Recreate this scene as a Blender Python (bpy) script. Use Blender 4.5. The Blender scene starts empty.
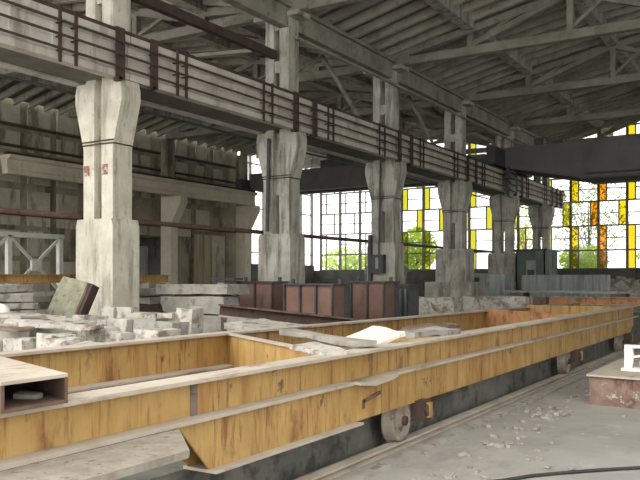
import bpy, bmesh, math, random
from mathutils import Vector, Matrix, noise
R = random.Random(11)
S = bpy.context.scene
COL = S.collection
ORD = ['first', 'second', 'third', 'fourth', 'fifth', 'sixth', 'seventh', 'eighth', 'ninth', 'tenth', 'eleventh', 'twelfth']

# ------------------------------------------------------------------ materials
def lin(c):
    return tuple(((v / 255) / 12.92 if v / 255 <= .04045 else ((v / 255 + .055) / 1.055) ** 2.4) for v in c) + (1,)

def mat(name, c1, c2, scale=2.0, stretch=(1, 1, 1), rough=.9, metal=0.0, layers=(), bump=.25, lo=.35, hi=.65):
    """two-tone noise, then stain layers: (colour, scale, stretch, threshold, softness, amount)"""
    m = bpy.data.materials.new(name); m.use_nodes = True
    nt = m.node_tree; N = nt.nodes; L = nt.links
    b = N['Principled BSDF']
    b.inputs['Roughness'].default_value = rough
    b.inputs['Metallic'].default_value = metal
    g = N.new('ShaderNodeNewGeometry')
    def nz(sc, st, off=0.0, detail=7):
        mp = N.new('ShaderNodeMapping'); mp.inputs['Scale'].default_value = st
        mp.inputs['Location'].default_value = (off, off * .7, off * 1.3)
        L.new(g.outputs['Position'], mp.inputs['Vector'])
        n = N.new('ShaderNodeTexNoise'); n.inputs['Scale'].default_value = sc
        n.inputs['Detail'].default_value = detail; n.inputs['Roughness'].default_value = .65
        L.new(mp.outputs['Vector'], n.inputs['Vector'])
        return n.outputs['Fac']
    def ramp(src, a, c, p0, p1):
        r = N.new('ShaderNodeValToRGB'); r.color_ramp.elements[0].position = p0; r.color_ramp.elements[1].position = p1
        r.color_ramp.elements[0].color = a; r.color_ramp.elements[1].color = c
        L.new(src, r.inputs['Fac']); return r.outputs['Color']
    n0 = nz(scale, stretch)
    col = ramp(n0, lin(c1), lin(c2), lo, hi)
    for i, (c, sc, st, th, soft, amt) in enumerate(layers):
        f = ramp(nz(sc, st, 3.7 * (i + 1)), (0, 0, 0, 1), (amt, amt, amt, 1), th, min(1, th + soft))
        mx = N.new('ShaderNodeMix'); mx.data_type = 'RGBA'
        L.new(f, mx.inputs['Factor']); L.new(col, mx.inputs['A']); mx.inputs['B'].default_value = lin(c)
        col = mx.outputs['Result']
    L.new(col, b.inputs['Base Color'])
    if bump:
        bp = N.new('ShaderNodeBump'); bp.inputs['Strength'].default_value = bump; bp.inputs['Distance'].default_value = .03
        L.new(nz(scale * 5, stretch, 9.1), bp.inputs['Height']); L.new(bp.outputs['Normal'], b.inputs['Normal'])
    return m

VERT = (1, 1, .12)
M = {}
M['column'] = mat('weathered concrete', (190, 184, 168), (218, 213, 199), 1.6, layers=[((146, 140, 124), 3.5, VERT, .52, .12, .75), ((124, 117, 103), 8, (1, 1, .3), .56, .12, .55), ((160, 128, 78), 2.2, VERT, .62, .06, .7), ((120, 112, 98), 16, (1, 1, 1), .62, .08, .5)], bump=.4)
M['column_grey'] = mat('grey concrete', (158, 155, 145), (194, 191, 181), 1.6, layers=[((114, 111, 100), 3.5, VERT, .5, .12, .8), ((92, 89, 80), 8, (1, 1, .25), .55, .12, .65), ((206, 202, 190), 14, (1, 1, .6), .62, .05, .6)], bump=.4)
M['girder'] = mat('girder concrete', (176, 170, 160), (205, 200, 190), 1.3, layers=[((140, 134, 124), 2.0, (1, 1, .2), .55, .1, .7), ((226, 222, 212), 5, (1, .5, 1), .64, .05, .8)])
M['soffit'] = mat('shade-toned walkway plate', (92, 89, 84), (116, 112, 106), 1.3)  # dark tone carries the shade under the girder
M['truss'] = mat('truss concrete', (122, 119, 108), (154, 151, 138), 1.2, layers=[((92, 90, 82), 3, (1, 1, 1), .55, .12, .7)])
M['rib'] = mat('lit-toned roof ribs', (150, 147, 134), (184, 180, 166), 1.2, layers=[((110, 106, 96), 3, (1, 1, 1), .55, .12, .7)])  # pale base puts the ribs' lit sides into their colour
M['deck'] = mat('roof slab', (88, 84, 74), (120, 116, 104), .8, layers=[((72, 69, 62), 1.2, (1, .6, 1), .5, .15, .75), ((178, 172, 158), 4, (1, 1, 1), .64, .06, .6)])  # base darkened so the lit tone of the ribs stands out
M['wall'] = mat('dirty wall', (128, 122, 105), (156, 150, 131), .7, layers=[((70, 66, 56), .9, (1, 1, .4), .5, .12, .8), ((160, 152, 134), 3, (1, 1, .5), .62, .06, .6)])
M['wall_panel'] = mat('wall panel', (158, 153, 136), (188, 182, 164), .8, layers=[((92, 86, 74), 1.6, (1, 1, .3), .54, .1, .75)])
M['dark_wall'] = mat('dark wall', (82, 82, 79), (108, 106, 101), 1.2, layers=[((46, 46, 46), 2, (1, 1, .4), .55, .1, .7)])
M['wall_girder'] = mat('beige girder', (192, 184, 166), (214, 206, 188), 1.1, layers=[((140, 132, 116), 2.4, (1, 1, .3), .6, .08, .6)])
M['floor'] = mat('dusty floor', (142, 139, 134), (164, 161, 155), .55, layers=[((128, 124, 118), 1.3, (1, .5, 1), .55, .12, .7), ((190, 187, 181), 3.2, (1, 1, 1), .62, .05, .6), ((96, 92, 87), 9, (1, 1, 1), .66, .05, .5)], bump=.35)
M['kerb'] = mat('kerb concrete', (84, 85, 82), (116, 116, 110), 2.4, layers=[((58, 58, 57), 3, (1, 1, 1), .52, .1, .8), ((150, 148, 140), 9, (1, 1, 1), .66, .05, .6)], bump=.5)
M['yellow'] = mat('yellow paint', (168, 134, 78), (190, 158, 100), 1.5, rough=.7, layers=[((158, 112, 60), 4, (1.4, 1.4, .2), .48, .14, .75), ((128, 84, 54), 26, (1, 1, .07), .56, .1, .7), ((118, 76, 52), 9, (1, 1, .16), .56, .08, .75), ((112, 70, 52), 2.4, (1, 1, .5), .585, .08, .7), ((96, 66, 52), 5, (1, 1, .8), .64, .04, .8), ((126, 116, 98), 2, (1, 1, .1), .7, .03, .8)], bump=.1)
M['orange'] = mat('rusty orange paint', (172, 124, 84), (192, 146, 104), 4, rough=.8, layers=[((122, 80, 60), 6, (1, 1, .6), .5, .1, .8), ((190, 112, 62), 3, (1, 1, 1), .58, .06, .6)], bump=.15)
M['dust_steel'] = mat('dusty steel', (168, 156, 142), (190, 180, 166), 2, layers=[((120, 98, 84), 4, (1, .3, 1), .58, .08, .7)], bump=.1)
M['rust'] = mat('rust', (92, 72, 62), (116, 92, 80), 3, layers=[((70, 48, 42), 5, (1, 1, .5), .52, .1, .8), ((170, 150, 136), 8, (1, 1, 1), .64, .05, .6)], bump=.2)
M['rust_dark'] = mat('dark rust', (62, 48, 44), (84, 64, 56), 4, rough=.8, layers=[((40, 34, 32), 7, (1, 1, .5), .55, .1, .7)], bump=.15)
M['mould'] = mat('red oxide steel', (112, 86, 76), (132, 102, 90), 1.8, rough=.75, layers=[((84, 66, 60), 3, (1, 1, .3), .54, .12, .7)], bump=.1)
M['dark_steel'] = mat('dark steel', (56, 58, 60), (76, 78, 80), 2, rough=.6, layers=[((40, 38, 38), 4, (1, 1, 1), .56, .1, .6)], bump=.08)
M['crane_steel'] = mat('grey crane paint', (88, 87, 87), (104, 102, 101), .8, rough=.6, layers=[((74, 71, 70), 2, (1, 1, .4), .56, .1, .6)], bump=.05)
M['slab'] = mat('pale concrete slab', (168, 163, 155), (198, 193, 184), 3, layers=[((116, 108, 98), 5, (1, 1, 1), .5, .1, .8), ((118, 92, 72), 2.3, (1, 1, 1), .6, .05, .8), ((88, 80, 72), 12, (1, 1, 1), .6, .05, .7), ((210, 206, 198), 7, (1, 1, 1), .62, .05, .6)], bump=.4)
M['wheel'] = mat('worn wheel', (122, 112, 101), (158, 148, 136), 5, rough=.7, layers=[((86, 74, 64), 8, (1, 1, 1), .54, .08, .8)])
M['pale'] = mat('pale plaster', (206, 200, 188), (222, 217, 206), 3, layers=[((176, 168, 154), 6, (1, 1, 1), .6, .06, .6)])
M['slab_grey'] = mat('grey concrete slab', (142, 138, 130), (172, 168, 160), 3, layers=[((92, 88, 82), 5, (1, 1, 1), .55, .1, .7)], bump=.4)
M['slab_dark'] = mat('brown board', (102, 88, 78), (132, 116, 104), 3, layers=[((70, 60, 54), 5, (1, .4, 1), .54, .1, .7)], bump=.3)
M['slab_green'] = mat('greenish slab', (136, 136, 116), (162, 160, 140), 6, layers=[((100, 98, 82), 9, (1, 1, 1), .55, .08, .7), ((190, 186, 166), 14, (1, 1, 1), .62, .05, .7)], bump=.5)
M['white'] = mat('white paint', (222, 220, 214), (236, 234, 228), 3, rough=.6, layers=[((170, 164, 154), 8, (1, 1, 1), .62, .06, .6)], bump=.05)
M['frame_grey'] = mat('pale grey paint', (176, 176, 172), (196, 196, 190), 3, rough=.6, layers=[((130, 126, 120), 6, (1, 1, 1), .62, .06, .6)], bump=.05)
M['booth'] = mat('grey green paint', (82, 94, 88), (104, 116, 108), 1.5, rough=.7, layers=[((120, 140, 122), 2, VERT, .58, .08, .6)], bump=.05)
M['bluegrey'] = mat('blue grey sheet', (140, 146, 146), (168, 172, 170), 2, (1, 1, .3), layers=[((108, 112, 112), 4, VERT, .55, .1, .7)])
M['mullion'] = mat('window steel', (112, 106, 102), (136, 130, 122), 3, rough=.7, bump=.05)
M['bark'] = mat('bark', (84, 74, 60), (110, 98, 80), 6, (1, 1, .3))
M['cable'] = mat('black rubber', (44, 44, 46), (60, 60, 60), 6, rough=.6, bump=.05)
M['ground'] = mat('outside ground', (128, 132, 96), (150, 150, 116), .8)

def leafmat(name, c1, c2):
    m = mat(name, c1, c2, 2.5, rough=.7, bump=0)
    nt = m.node_tree; b = nt.nodes['Principled BSDF']
    t = nt.nodes.new('ShaderNodeBsdfTranslucent'); mx = nt.nodes.new('ShaderNodeMixShader'); mx.inputs[0].default_value = .45
    src = b.inputs['Base Color'].links[0].from_socket
    nt.links.new(src, t.inputs['Color']); nt.links.new(b.outputs[0], mx.inputs[1]); nt.links.new(t.outputs[0], mx.inputs[2])
    nt.links.new(mx.outputs[0], nt.nodes['Material Output'].inputs['Surface'])
    return m
M['leaf'] = leafmat('bright leaves', (188, 216, 60), (232, 242, 112))
M['leaf_pale'] = leafmat('pale leaves', (150, 166, 96), (200, 208, 140))

def glass(name, c, gl=.06):
    m = bpy.data.materials.new(name); m.use_nodes = True
    nt = m.node_tree; nt.nodes.clear()
    o = nt.nodes.new('ShaderNodeOutputMaterial'); t = nt.nodes.new('ShaderNodeBsdfTransparent'); t.inputs[0].default_value = c
    g = nt.nodes.new('ShaderNodeBsdfGlossy'); g.inputs['Roughness'].default_value = .15
    mx = nt.nodes.new('ShaderNodeMixShader'); mx.inputs[0].default_value = gl
    nt.links.new(t.outputs[0], mx.inputs[1]); nt.links.new(g.outputs[0], mx.inputs[2]); nt.links.new(mx.outputs[0], o.inputs[0])
    return m
M['clear'] = glass('clear glass', (.93, .95, .96, 1))
M['yellow_glass'] = glass('yellow glass', (.64, .55, .08, 1))
M['orange_glass'] = glass('orange glass', (.66, .41, .065, 1))
M['lime_glass'] = glass('lime glass', (.56, .54, .14, 1))

# ------------------------------------------------------------------ mesh helper
class MB:
    def __init__(s): s.v = []; s.f = []; s.sm = []; s.T = Matrix.Identity(4)
    def add(s, vs, fs, smooth=False):
        n = len(s.v); s.v += [s.T @ Vector(p) for p in vs]
        s.f += [tuple(i + n for i in f) for f in fs]; s.sm += [smooth] * len(fs); return s
    def box(s, x0, x1, y0, y1, z0, z1):
        return s.add([(x0, y0, z0), (x1, y0, z0), (x1, y1, z0), (x0, y1, z0), (x0, y0, z1), (x1, y0, z1), (x1, y1, z1), (x0, y1, z1)],
              [(0, 3, 2, 1), (4, 5, 6, 7), (0, 1, 5, 4), (1, 2, 6, 5), (2, 3, 7, 6), (3, 0, 4, 7)])
    def bar(s, p, q, w, h, up=(0, 0, 1)):
        p, q = Vector(p), Vector(q); d = (q - p).normalized(); u = Vector(up)
        if abs(d.dot(u)) > .98: u = Vector((0, 1, 0))
        a = d.cross(u).normalized() * (w / 2); b = a.cross(d).normalized() * (h / 2)
        vs = [c + i * a + j * b for c in (p, q) for i, j in ((-1, -1), (1, -1), (1, 1), (-1, 1))]
        return s.add(vs, [(0, 1, 2, 3), (7, 6, 5, 4), (0, 4, 5, 1), (1, 5, 6, 2), (2, 6, 7, 3), (3, 7, 4, 0)])
    def tube(s, pts, r, n=8):
        pts = [Vector(p) for p in pts]; rings = []
        for i, p in enumerate(pts):
            d = (pts[min(i + 1, len(pts) - 1)] - pts[max(i - 1, 0)]).normalized()
            u = Vector((0, 0, 1)) if abs(d.z) < .9 else Vector((1, 0, 0))
            a = d.cross(u).normalized(); b = d.cross(a)
            rr = r[i] if isinstance(r, (list, tuple)) else r
            rings.append([p + rr * (math.cos(t) * a + math.sin(t) * b) for t in [2 * math.pi * k / n for k in range(n)]])
        vs = [v for ring in rings for v in ring]
        fs = [(i * n + k, i * n + (k + 1) % n, (i + 1) * n + (k + 1) % n, (i + 1) * n + k) for i in range(len(pts) - 1) for k in range(n)]
        s.add(vs, fs, True)
        m = (len(pts) - 1) * n
        return s.add(rings[0] + rings[-1], [tuple(range(n))[::-1], tuple(range(n, 2 * n))])
    def prism(s, prof, axis, a0, a1):
        """profile polygon extruded along x / y / z; profile gives the two other coordinates in order"""
        n = len(prof)
        def P(u, v, a): return {'x': (a, u, v), 'y': (u, a, v), 'z': (u, v, a)}[axis]
        vs = [P(u, v, a0) for u, v in prof] + [P(u, v, a1) for u, v in prof]
        return s.add(vs, [tuple(range(n)), tuple(range(2 * n - 1, n - 1, -1))] + [(i, i + n, (i + 1) % n + n, (i + 1) % n) for i in range(n)])
    def lathe(s, prof, n=20):
        """(r, z) profile around local z"""
        vs = [(r * math.cos(2 * math.pi * k / n), r * math.sin(2 * math.pi * k / n), z) for r, z in prof for k in range(n)]
        fs = [(i * n + k, i * n + (k + 1) % n, (i + 1) * n + (k + 1) % n, (i + 1) * n + k) for i in range(len(prof) - 1) for k in range(n)]
        return s.add(vs, fs, True)
    def rough(s, lx, ly, lz, amt=.02, cuts=4, seed=0):
        """a chipped block centred in x / y standing on z = 0"""
        bm = bmesh.new(); bmesh.ops.create_cube(bm, size=1)
        bmesh.ops.subdivide_edges(bm, edges=bm.edges[:], cuts=cuts, use_grid_fill=True)
        vs = []
        for v in bm.verts:
            p = Vector((v.co.x * lx, v.co.y * ly, (v.co.z + .5) * lz))
            edge = sum(abs(abs(c) - .5) < 1e-4 for c in v.co)
            k = amt * (1 if edge < 2 else 1.8)
            q = p * 4 + Vector((seed * 7.3, seed * 3.1, seed * 1.7))
            p += Vector((noise.noise(q), noise.noise(q + Vector((31, 0, 0))), noise.noise(q + Vector((0, 17, 0))))) * k
            if edge >= 2: p -= Vector((v.co.x * min(lx, .3), v.co.y * min(ly, .3), v.co.z * min(lz, .3))) * max(0, noise.noise(q * 1.7)) * .35
            vs.append(p)
        fs = [tuple(v.index for v in f.verts) for f in bm.faces]
        bm.free()
        return s.add(vs, fs)
    def build(s, name, m, parent=None):
        me = bpy.data.meshes.new(name)
        if parent is None:
            xs = [v.x for v in s.v]; ys = [v.y for v in s.v]
            org = Vector(((min(xs) + max(xs)) / 2, (min(ys) + max(ys)) / 2, min(v.z for v in s.v)))
        else:
            org = Vector(parent['_w']) if '_w' in parent else Vector(parent.location)
        me.from_pydata([v - org for v in s.v], [], s.f)
        for p, f in zip(me.polygons, s.sm): p.use_smooth = f
        bm = bmesh.new(); bm.from_mesh(me); bmesh.ops.recalc_face_normals(bm, faces=bm.faces); bm.to_mesh(me); bm.free()
        me.materials.append(m); me.update()
        o = bpy.data.objects.new(name, me); COL.objects.link(o)
        if parent is None: o.location = org
        else:
            o.parent = parent
            if parent.parent is not None or parent.type == 'MESH': pass
        return o

def tag(o, label, cat, group=None):
    o['label'] = label; o['category'] = cat; o['kind'] = 'thing'
    if group: o['group'] = group
    return o
def thing(name, label, cat, loc, group=None):
    o = bpy.data.objects.new(name, None); COL.objects.link(o); o.location = loc; o.empty_display_size = .2
    return tag(o, label, cat, group)
def struct(o):
    o['kind'] = 'structure'; return o
def sub(mb, name, m, part, root):
    """a sub-part: child of a part whose own local frame is its root's"""
    me_parent = mb.build(name, m, root); me_parent.parent = part; return me_parent
def dup(root, loc, label, group=None):
    r = root.copy(); COL.objects.link(r); r.location = loc; r['label'] = label
    if group: r['group'] = group
    for ch in list(root.children):
        c = ch.copy(); COL.objects.link(c); c.parent = r
        for g in list(ch.children):
            d = g.copy(); COL.objects.link(d); d.parent = c
    return r
def rot(x, y, z, rz=0, rx=0, ry=0):
    return Matrix.Translation((x, y, z)) @ Matrix.Rotation(rz, 4, 'Z') @ Matrix.Rotation(ry, 4, 'Y') @ Matrix.Rotation(rx, 4, 'X')

# ------------------------------------------------------------------ camera, sky, light
cam = bpy.data.cameras.new('camera'); co = bpy.data.objects.new('camera', cam); COL.objects.link(co)
co.location = (0, 0, 1.6); co.rotation_euler = (math.pi / 2, 0, math.radians(31.6))
cam.sensor_width = 36; cam.lens = 780 / 640 * 36; cam.shift_y = 38 / 640; cam.clip_end = 400
S.camera = co
SKY = 2.6
w = bpy.data.worlds.new('overcast sky'); S.world = w; w.use_nodes = True
bg = w.node_tree.nodes['Background']; bg.inputs[0].default_value = (1, .985, .94, 1); bg.inputs[1].default_value = SKY
sun = bpy.data.lights.new('sun', 'SUN'); sun.energy = 1.2; sun.angle = math.radians(60); sun.color = (1, .97, .9)
so = bpy.data.objects.new('sun', sun); COL.objects.link(so); so.rotation_euler = (math.radians(48), 0, math.radians(-12))
S.view_settings.view_transform = 'Standard'; S.view_settings.look = 'None'; S.view_settings.gamma = 1
S.view_settings.use_curve_mapping = False
S.view_settings.exposure = 0.14
S.cycles.use_denoising = True
S.cycles.max_bounces = 8; S.cycles.diffuse_bounces = 5; S.cycles.transparent_max_bounces = 16

# ------------------------------------------------------------------ setting
RX = -11.6                      # column row
COLY = [10.8 + 6 * k for k in range(6)]
YE = 43.5                       # end wall
XW = -27.2                      # wall of the side aisle
struct(MB().box(-27.6, 14, -6, YE + .3, -.3, 0).build('floor', M['floor']))
struct(MB().box(-60, 50, YE + .3, 110, -.4, -.05).build('ground', M['ground']))

def arch(x): # height of the roof underside over the hall / aisle
    if x >= RX:
        t = abs(x - .4) / 12
        return 10.75 - 1.85 * t ** 1.7
    t = abs(x + 19.3) / 7.7
    return 10.1 - 1.3 * t ** 1.5

def roof(name, xs, y0, y1):
    mb = MB(); rb = MB(); lb = MB()
    for a, b in zip(xs, xs[1:]):
        za, zb = arch(a + 1e-6) if a >= RX else arch(a), arch(b - 1e-6)
        mb.prism([(a, za), (b, zb), (b, zb + .12), (a, za + .12)], 'y', y0, y1)
        y = y0 + .5
        while y < y1:                                           # cross ribs of the slabs
            rb.prism([(a, za - .24), (b, zb - .24), (b, zb), (a, za)], 'y', y, y + .14); y += .75
    for x in xs[1:-1]:                                          # long ribs on the nodes
        lb.box(x - .17, x + .17, y0, y1, arch(x) - .44, arch(x) + .02)
    o = struct(mb.build(name, M['deck']))
    rb.build('cross_rib', M['rib'], o); lb.build('long_rib', M['column_grey'], o)
    return o
HX = [RX + 3 * k for k in range(9)]
AX = [-27.0, -24.5, -21.9, -19.3, -16.7, -14.1, RX]
roof('ceiling', HX, 4.0, YE)
roof('ceiling_aisle', AX, 4.0, YE)

# left wall with its raised infill panels
mb = MB().box(XW - .3, XW, 4, 27.3, 0, 9.0).box(XW - .3, XW, 29.9, 35.2, 0, 9.0).box(XW - .3, XW, 27.3, 29.9, 3.7, 9.0)
wl = struct(mb.build('wall_left', M['wall']))
mb = MB()
y = 12.1
while y < 34.6:
    for z0, z1 in ((.6, 2.3), (2.5, 3.55), (3.75, 5.2), (5.5, 6.6), (6.8, 7.55), (7.75, 8.6)):
        if z1 < 4 and y > 26.0: continue
        if R.random() < .12: continue
        mb.box(XW, XW + .07, y, y + 1.12, z0, z1)
    y += 1.5
mb.build('infill_panel', M['wall_panel'], wl)
struct(MB().box(13, 13.3, 4, YE + .3, 0, 4.2).box(13, 13.3, 4, YE + .3, 7.6, 9.2).build('wall_right_unseen', M['wall']))  # unseen side of the hall, added to cut light on the columns' right faces
fr = MB(); cl = MB()
for k in range(28): fr.box(13.05, 13.2, 4 + k * 1.46, 4.1 + k * 1.46, 4.2, 7.6)
for z in (4.2, 5.3, 6.4, 7.52): fr.box(13.08, 13.18, 4, YE, z, z + .08)
w4 = struct(fr.build('window_4', M['mullion'])); cl.box(13.12, 13.13, 4, YE, 4.2, 7.6).build('clear_pane', M['clear'], w4)  # unseen glazing band in the added right wall
# recess behind the doorway in the left wall
struct(MB().box(XW - 2.0, XW - 1.8, 26.5, 33, 0, 4.2).box(XW - 1.8, XW - .3, 29.9, 30.1, 0, 4.2).box(XW - 1.8, XW - .3, 27.1, 27.3, 0, 4.2).box(XW - 1.8, XW - .3, 27.3, 29.9, 3.7, 4.2).build('wall_recess', M['dark_wall']))
tag(MB().box(XW - .9, XW - .84, 27.5, 29.0, 0, 3.2).build('board', M['bluegrey']), 'pale grey board standing in the dark doorway of the left wall', 'board')
d1 = struct(MB().box(XW, XW + .08, 31.3, 34.1, 0, 4.1).build('door_1', M['slab_dark']))
dp = mat('door boards', (146, 132, 108), (172, 158, 134), 1.2, (1, 3, .2), layers=[((110, 92, 70), 3, (1, 2, .1), .52, .1, .7)])
MB().box(XW + .08, XW + .14, 31.4, 32.75, .1, 3.9).build('door_leaf', dp, d1)
MB().box(XW + .08, XW + .14, 32.85, 33.95, .1, 3.9).build('door_leaf', M['wall_panel'], d1)

# end wall: sill wall, steel glazing with coloured panes
struct(MB().box(XW, 14, YE, YE + .3, 0, 2.1).build('wall_end', M['dark_wall']))
ROWS = [2.1, 3.1, 4.42, 5.74, 7.06, 8.38, 9.7, 11.0]
def glazing(name, x_lo, x_hi, coloured):
    fr = MB(); cl = MB(); yl = MB(); og = MB(); lm = MB()
    xs = []; x = -7.77 - 1.46 * 13
    while x < 14:
        if x_lo - .1 <= x <= x_hi + .1: xs.append(x)
        x += 1.46
    top = ROWS[-1]
    for x in xs: fr.box(x - .06, x + .06, YE + .02, YE + .2, ROWS[0], top)
    for z in ROWS: fr.box(xs[0], xs[-1], YE + .05, YE + .15, z - .04, z + .04)
    for i, (a, b) in enumerate(zip(xs, xs[1:])):
        for r, (z0, z1) in enumerate(zip(ROWS, ROWS[1:])):
            a1, b1 = a + .06, b - .06; c0, c1 = a1, b1
            col = a > coloured
            right = (r % 2 == 0) if r else False
            div = None
            if col:
                k = round((a + 7.77) / 1.46)
                tgt = og if (k == -1 and not right) or (k == -2 and right) or (k == 2 and r % 3) else (lm if k < -2 else yl)
                if right: tgt.box(b1 - .34, b1, YE + .09, YE + .1, z0, z1); c1 = b1 - .36; div = c1
                else: tgt.box(a1, a1 + .34, YE + .09, YE + .1, z0, z1); c0 = a1 + .36; div = c0
            else:
                div = (b1 - .36) if right else (a1 + .36)
            fr.box(div - .03, div + .03, YE + .06, YE + .13, z0, z1)
            if z1 - z0 > 1:
                zm = (z0 + z1) / 2; fr.box(c0, c1, YE + .06, YE + .13, zm - .026, zm + .026)
            cl.box(c0, c1, YE + .09, YE + .1, z0, z1)
    o = struct(fr.build(name, M['mullion']))
    cl.build('clear_pane', M['clear'], o)
    for b_, n_, m_ in ((yl, 'yellow_pane', 'yellow_glass'), (og, 'orange_pane', 'orange_glass'), (lm, 'lime_pane', 'lime_glass')):
        if b_.v:
            c = b_.build(n_, M[m_], o); c['label'] = n_.split('_')[0] + ' tinted glass panes'
    return o
glazing('window_1', -12.3, 14, -99)
glazing('window_2', -27, -12.1, -22.2)
fr = MB(); cl = MB()
for k in range(7): fr.box(XW - .2, XW - .02, 35.25 + k * 1.35 - .05, 35.25 + k * 1.35 + .05, 2.4, 8.9)
for z in (2.4, 3.1, 4.4, 5.7, 7.0, 8.3, 8.9): fr.box(XW - .16, XW - .06, 35.2, 43.4, z - .03, z + .03)
w3 = struct(fr.build('window_3', M['mullion']))
MB().box(XW - .12, XW - .11, 35.2, 43.4, 2.4, 8.9).build('clear_pane', M['clear'], w3)
struct(MB().box(XW - .3, XW, 35.2, YE, 0, 2.4).build('wall_sill', M['dark_wall']))

# ------------------------------------------------------------------ concrete columns
def column(y, label, m, foot):
    t = thing('concrete_column', label, 'column', (RX, y, 0), 'columns carrying the crane track')
    X = RX + .09
    pw = .62 if foot else .5
    if foot: MB().box(X - .95, X + .95, y - .75, y + .75, 0, 1.45).build('footing', M['column_grey'], t)
    p = MB().prism([(X - pw, 0), (X + pw, 0), (X + pw, 2.6), (X + pw - .04, 2.73), (X - pw + .04, 2.73), (X - pw, 2.6)], 'y', y - pw + .15, y + pw - .15).build('plinth', m, t)
    for s in (-1, 1):
        prof = [(X + s * .1, 2.7), (X + s * .4, 2.7), (X + s * .4, 4.1), (X + s * .63, 4.98), (X + s * .63, 5.2), (X + s * .58, 5.37), (X + s * .1, 5.37)]
        MB().prism(prof, 'y', y - .25, y + .25).build('branch', m, t)
        sh = MB().prism([(X + s * .09, y - .23), (X + s * .14, y - .25), (X + s * .335, y - .25), (X + s * .365, y - .21), (X + s * .365, y + .25), (X + s * .09, y + .25)], 'z', 5.37, 8.3)
        sh.build('shaft', M['column_grey'] if y > 12 else m, t)
    MB().box(X - .1, X + .1, y - .1, y + .2, 3.75, 5.36).build('web', m, t)
    for z in (6.9, 8.0): MB().box(X - .11, X + .11, y - .2, y + .2, z, z + .3).build('tie', m, t)
    MB().box(X - .7, X + .7, y - .28, y + .28, 8.3, 8.42).build('head', M['column_grey'], t)
    bd = MB()
    for z in (4.17, 4.23):
        for q in (((X - .42, y - .27, z), (X + .42, y - .27, z)), ((X + .42, y - .27, z), (X + .42, y + .27, z))): bd.tube(q, .014, 6)
    bd.build('wire_tie', M['rust_dark'], t)
    return t
CL = ['pale two-legged concrete column nearest the camera, beside the leaning slab',
      'streaked grey concrete column behind the reddish steel moulds, second along the row',
      'concrete column with a dark switch box strapped to its plinth, third along the row',
      'fourth concrete column along the row, on a wide footing behind the pale block',
      'fifth concrete column along the row, under the end of the bridge crane',
      'last concrete column of the row, just behind the green-grey booth']
for k, y in enumerate(COLY):
    t = column(y, CL[k], M['column'] if k == 0 else M['column_grey'], k >= 3)
    if k == 0:
        rm = mat('faded red paint', (138, 88, 76), (196, 184, 170), 14, lo=.45, hi=.6)
        for a in (-.34, .16):
            o = MB().box(RX + .05 + a, RX + .05 + a + .15, y - .255, y - .25, 3.58, 3.78).build('red_mark', rm, t); o['label'] = 'faded red painted mark'
    if k == 1:
        MB().tube([(RX - .1, y - .38, 2.8), (RX - .1, y - .3, 5.2)], .05).build('drain_pipe', M['dark_steel'], t)
# electric box on the third column
y = COLY[2]
t = thing('switch_box', 'dark switch box hung on the plinth of the third column', 'switch box', (RX + .05, y - .36, 1.7))
MB().box(RX - .15, RX + .28, y - .58, y - .36, 1.75, 2.35).build('body', M['dark_steel'], t)
MB().box(RX + .02, RX + .13, y - .6, y - .58, 1.9, 2.25).build('cover', M['bluegrey'], t)
MB().tube([(RX + .07, y - .45, 2.35), (RX + .07, y - .4, 3.6), (RX + .07, y - .33, 5.3)], .03).build('conduit', M['dark_steel'], t)
MB().box(RX - .3, RX - .2, y - .5, y - .36, 1.3, 3.0).build('bracket', M['dark_steel'], t)

# ------------------------------------------------------------------ crane track: girder spans with conductor rails
ys = [4.8] + COLY + [43.2]
def span(y0, y1, label):
    t = thing('crane_girder', label, 'crane girder', (RX, (y0 + y1) / 2, 5.38), 'crane girder spans on the column row')
    for nm, o, s in (('near_girder', -11.03, 1), ('far_girder', -12.12, -1)):
        prof = [(o - s * .11, 5.38), (o + s * .11, 5.38), (o + s * .12, 5.5), (o + s * .05, 5.57), (o + s * .05, 6.02), (o + s * .14, 6.1), (o + s * .14, 6.22), (o - s * .12, 6.22), (o - s * .12, 6.1), (o - s * .07, 6.02), (o - s * .07, 5.57), (o - s * .11, 5.5)]
        if s < 0: prof = prof[::-1]
        g = MB().prism(prof, 'y', y0 + .012, y1 - .012)
        n = int(y1 - y0)
        for i in range(1, n + 1):
            yy = y0 + i * (y1 - y0) / (n + 1); g.box(o + s * .045, o + s * .075, yy - .06, yy + .06, 5.56, 6.03)
        g.build(nm, M['girder'], t)
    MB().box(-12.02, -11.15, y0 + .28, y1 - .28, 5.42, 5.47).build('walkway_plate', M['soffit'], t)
    for x in (-10.95, -11.08): MB().box(x - .04, x + .04, y0, y1, 6.222, 6.30 if x > -11 else 6.35).build('crane_rail', M['rust_dark'], t)
    for z in (5.55, 5.79, 6.03):
        MB().box(-10.83, -10.80, y0, y1, z - .018, z + .02).build('conductor_rail', M['rust_dark'], t)
    for off, wd in ((5.7, .22), (.6, .2), (1.28, .06), (1.55, .06), (4.3, .06), (4.65, .06)):
        yy = y0 + off if off > 0 else y0 + .12
        if yy > y1 - .1: continue
        b = MB().box(-10.87, -10.84, yy - wd / 2, yy + wd / 2, 5.33, 6.30)
        if wd > .1: b.box(-11.0, -10.84, yy - .04, yy + .04, 5.31, 5.375)
        for z in (5.55, 5.79, 6.03): b.box(-11.0, -10.80, yy - .025, yy + .025, z - .03, z - .012)
        b.build('bracket', M['rust_dark'], t)
    return t
SL = ['span of the crane girder running out of the picture before the nearest column',
      'span of the crane girder between the nearest and the second column',
      'span of the crane girder between the second and third columns',
      'span of the crane girder between the third and fourth columns',
      'span of the crane girder between the fourth and fifth columns',
      'span of the crane girder between the fifth and last columns',
      'short end span of the crane girder beyond the last column']
for k in range(7): span(ys[k], ys[k + 1], SL[k])

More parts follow.
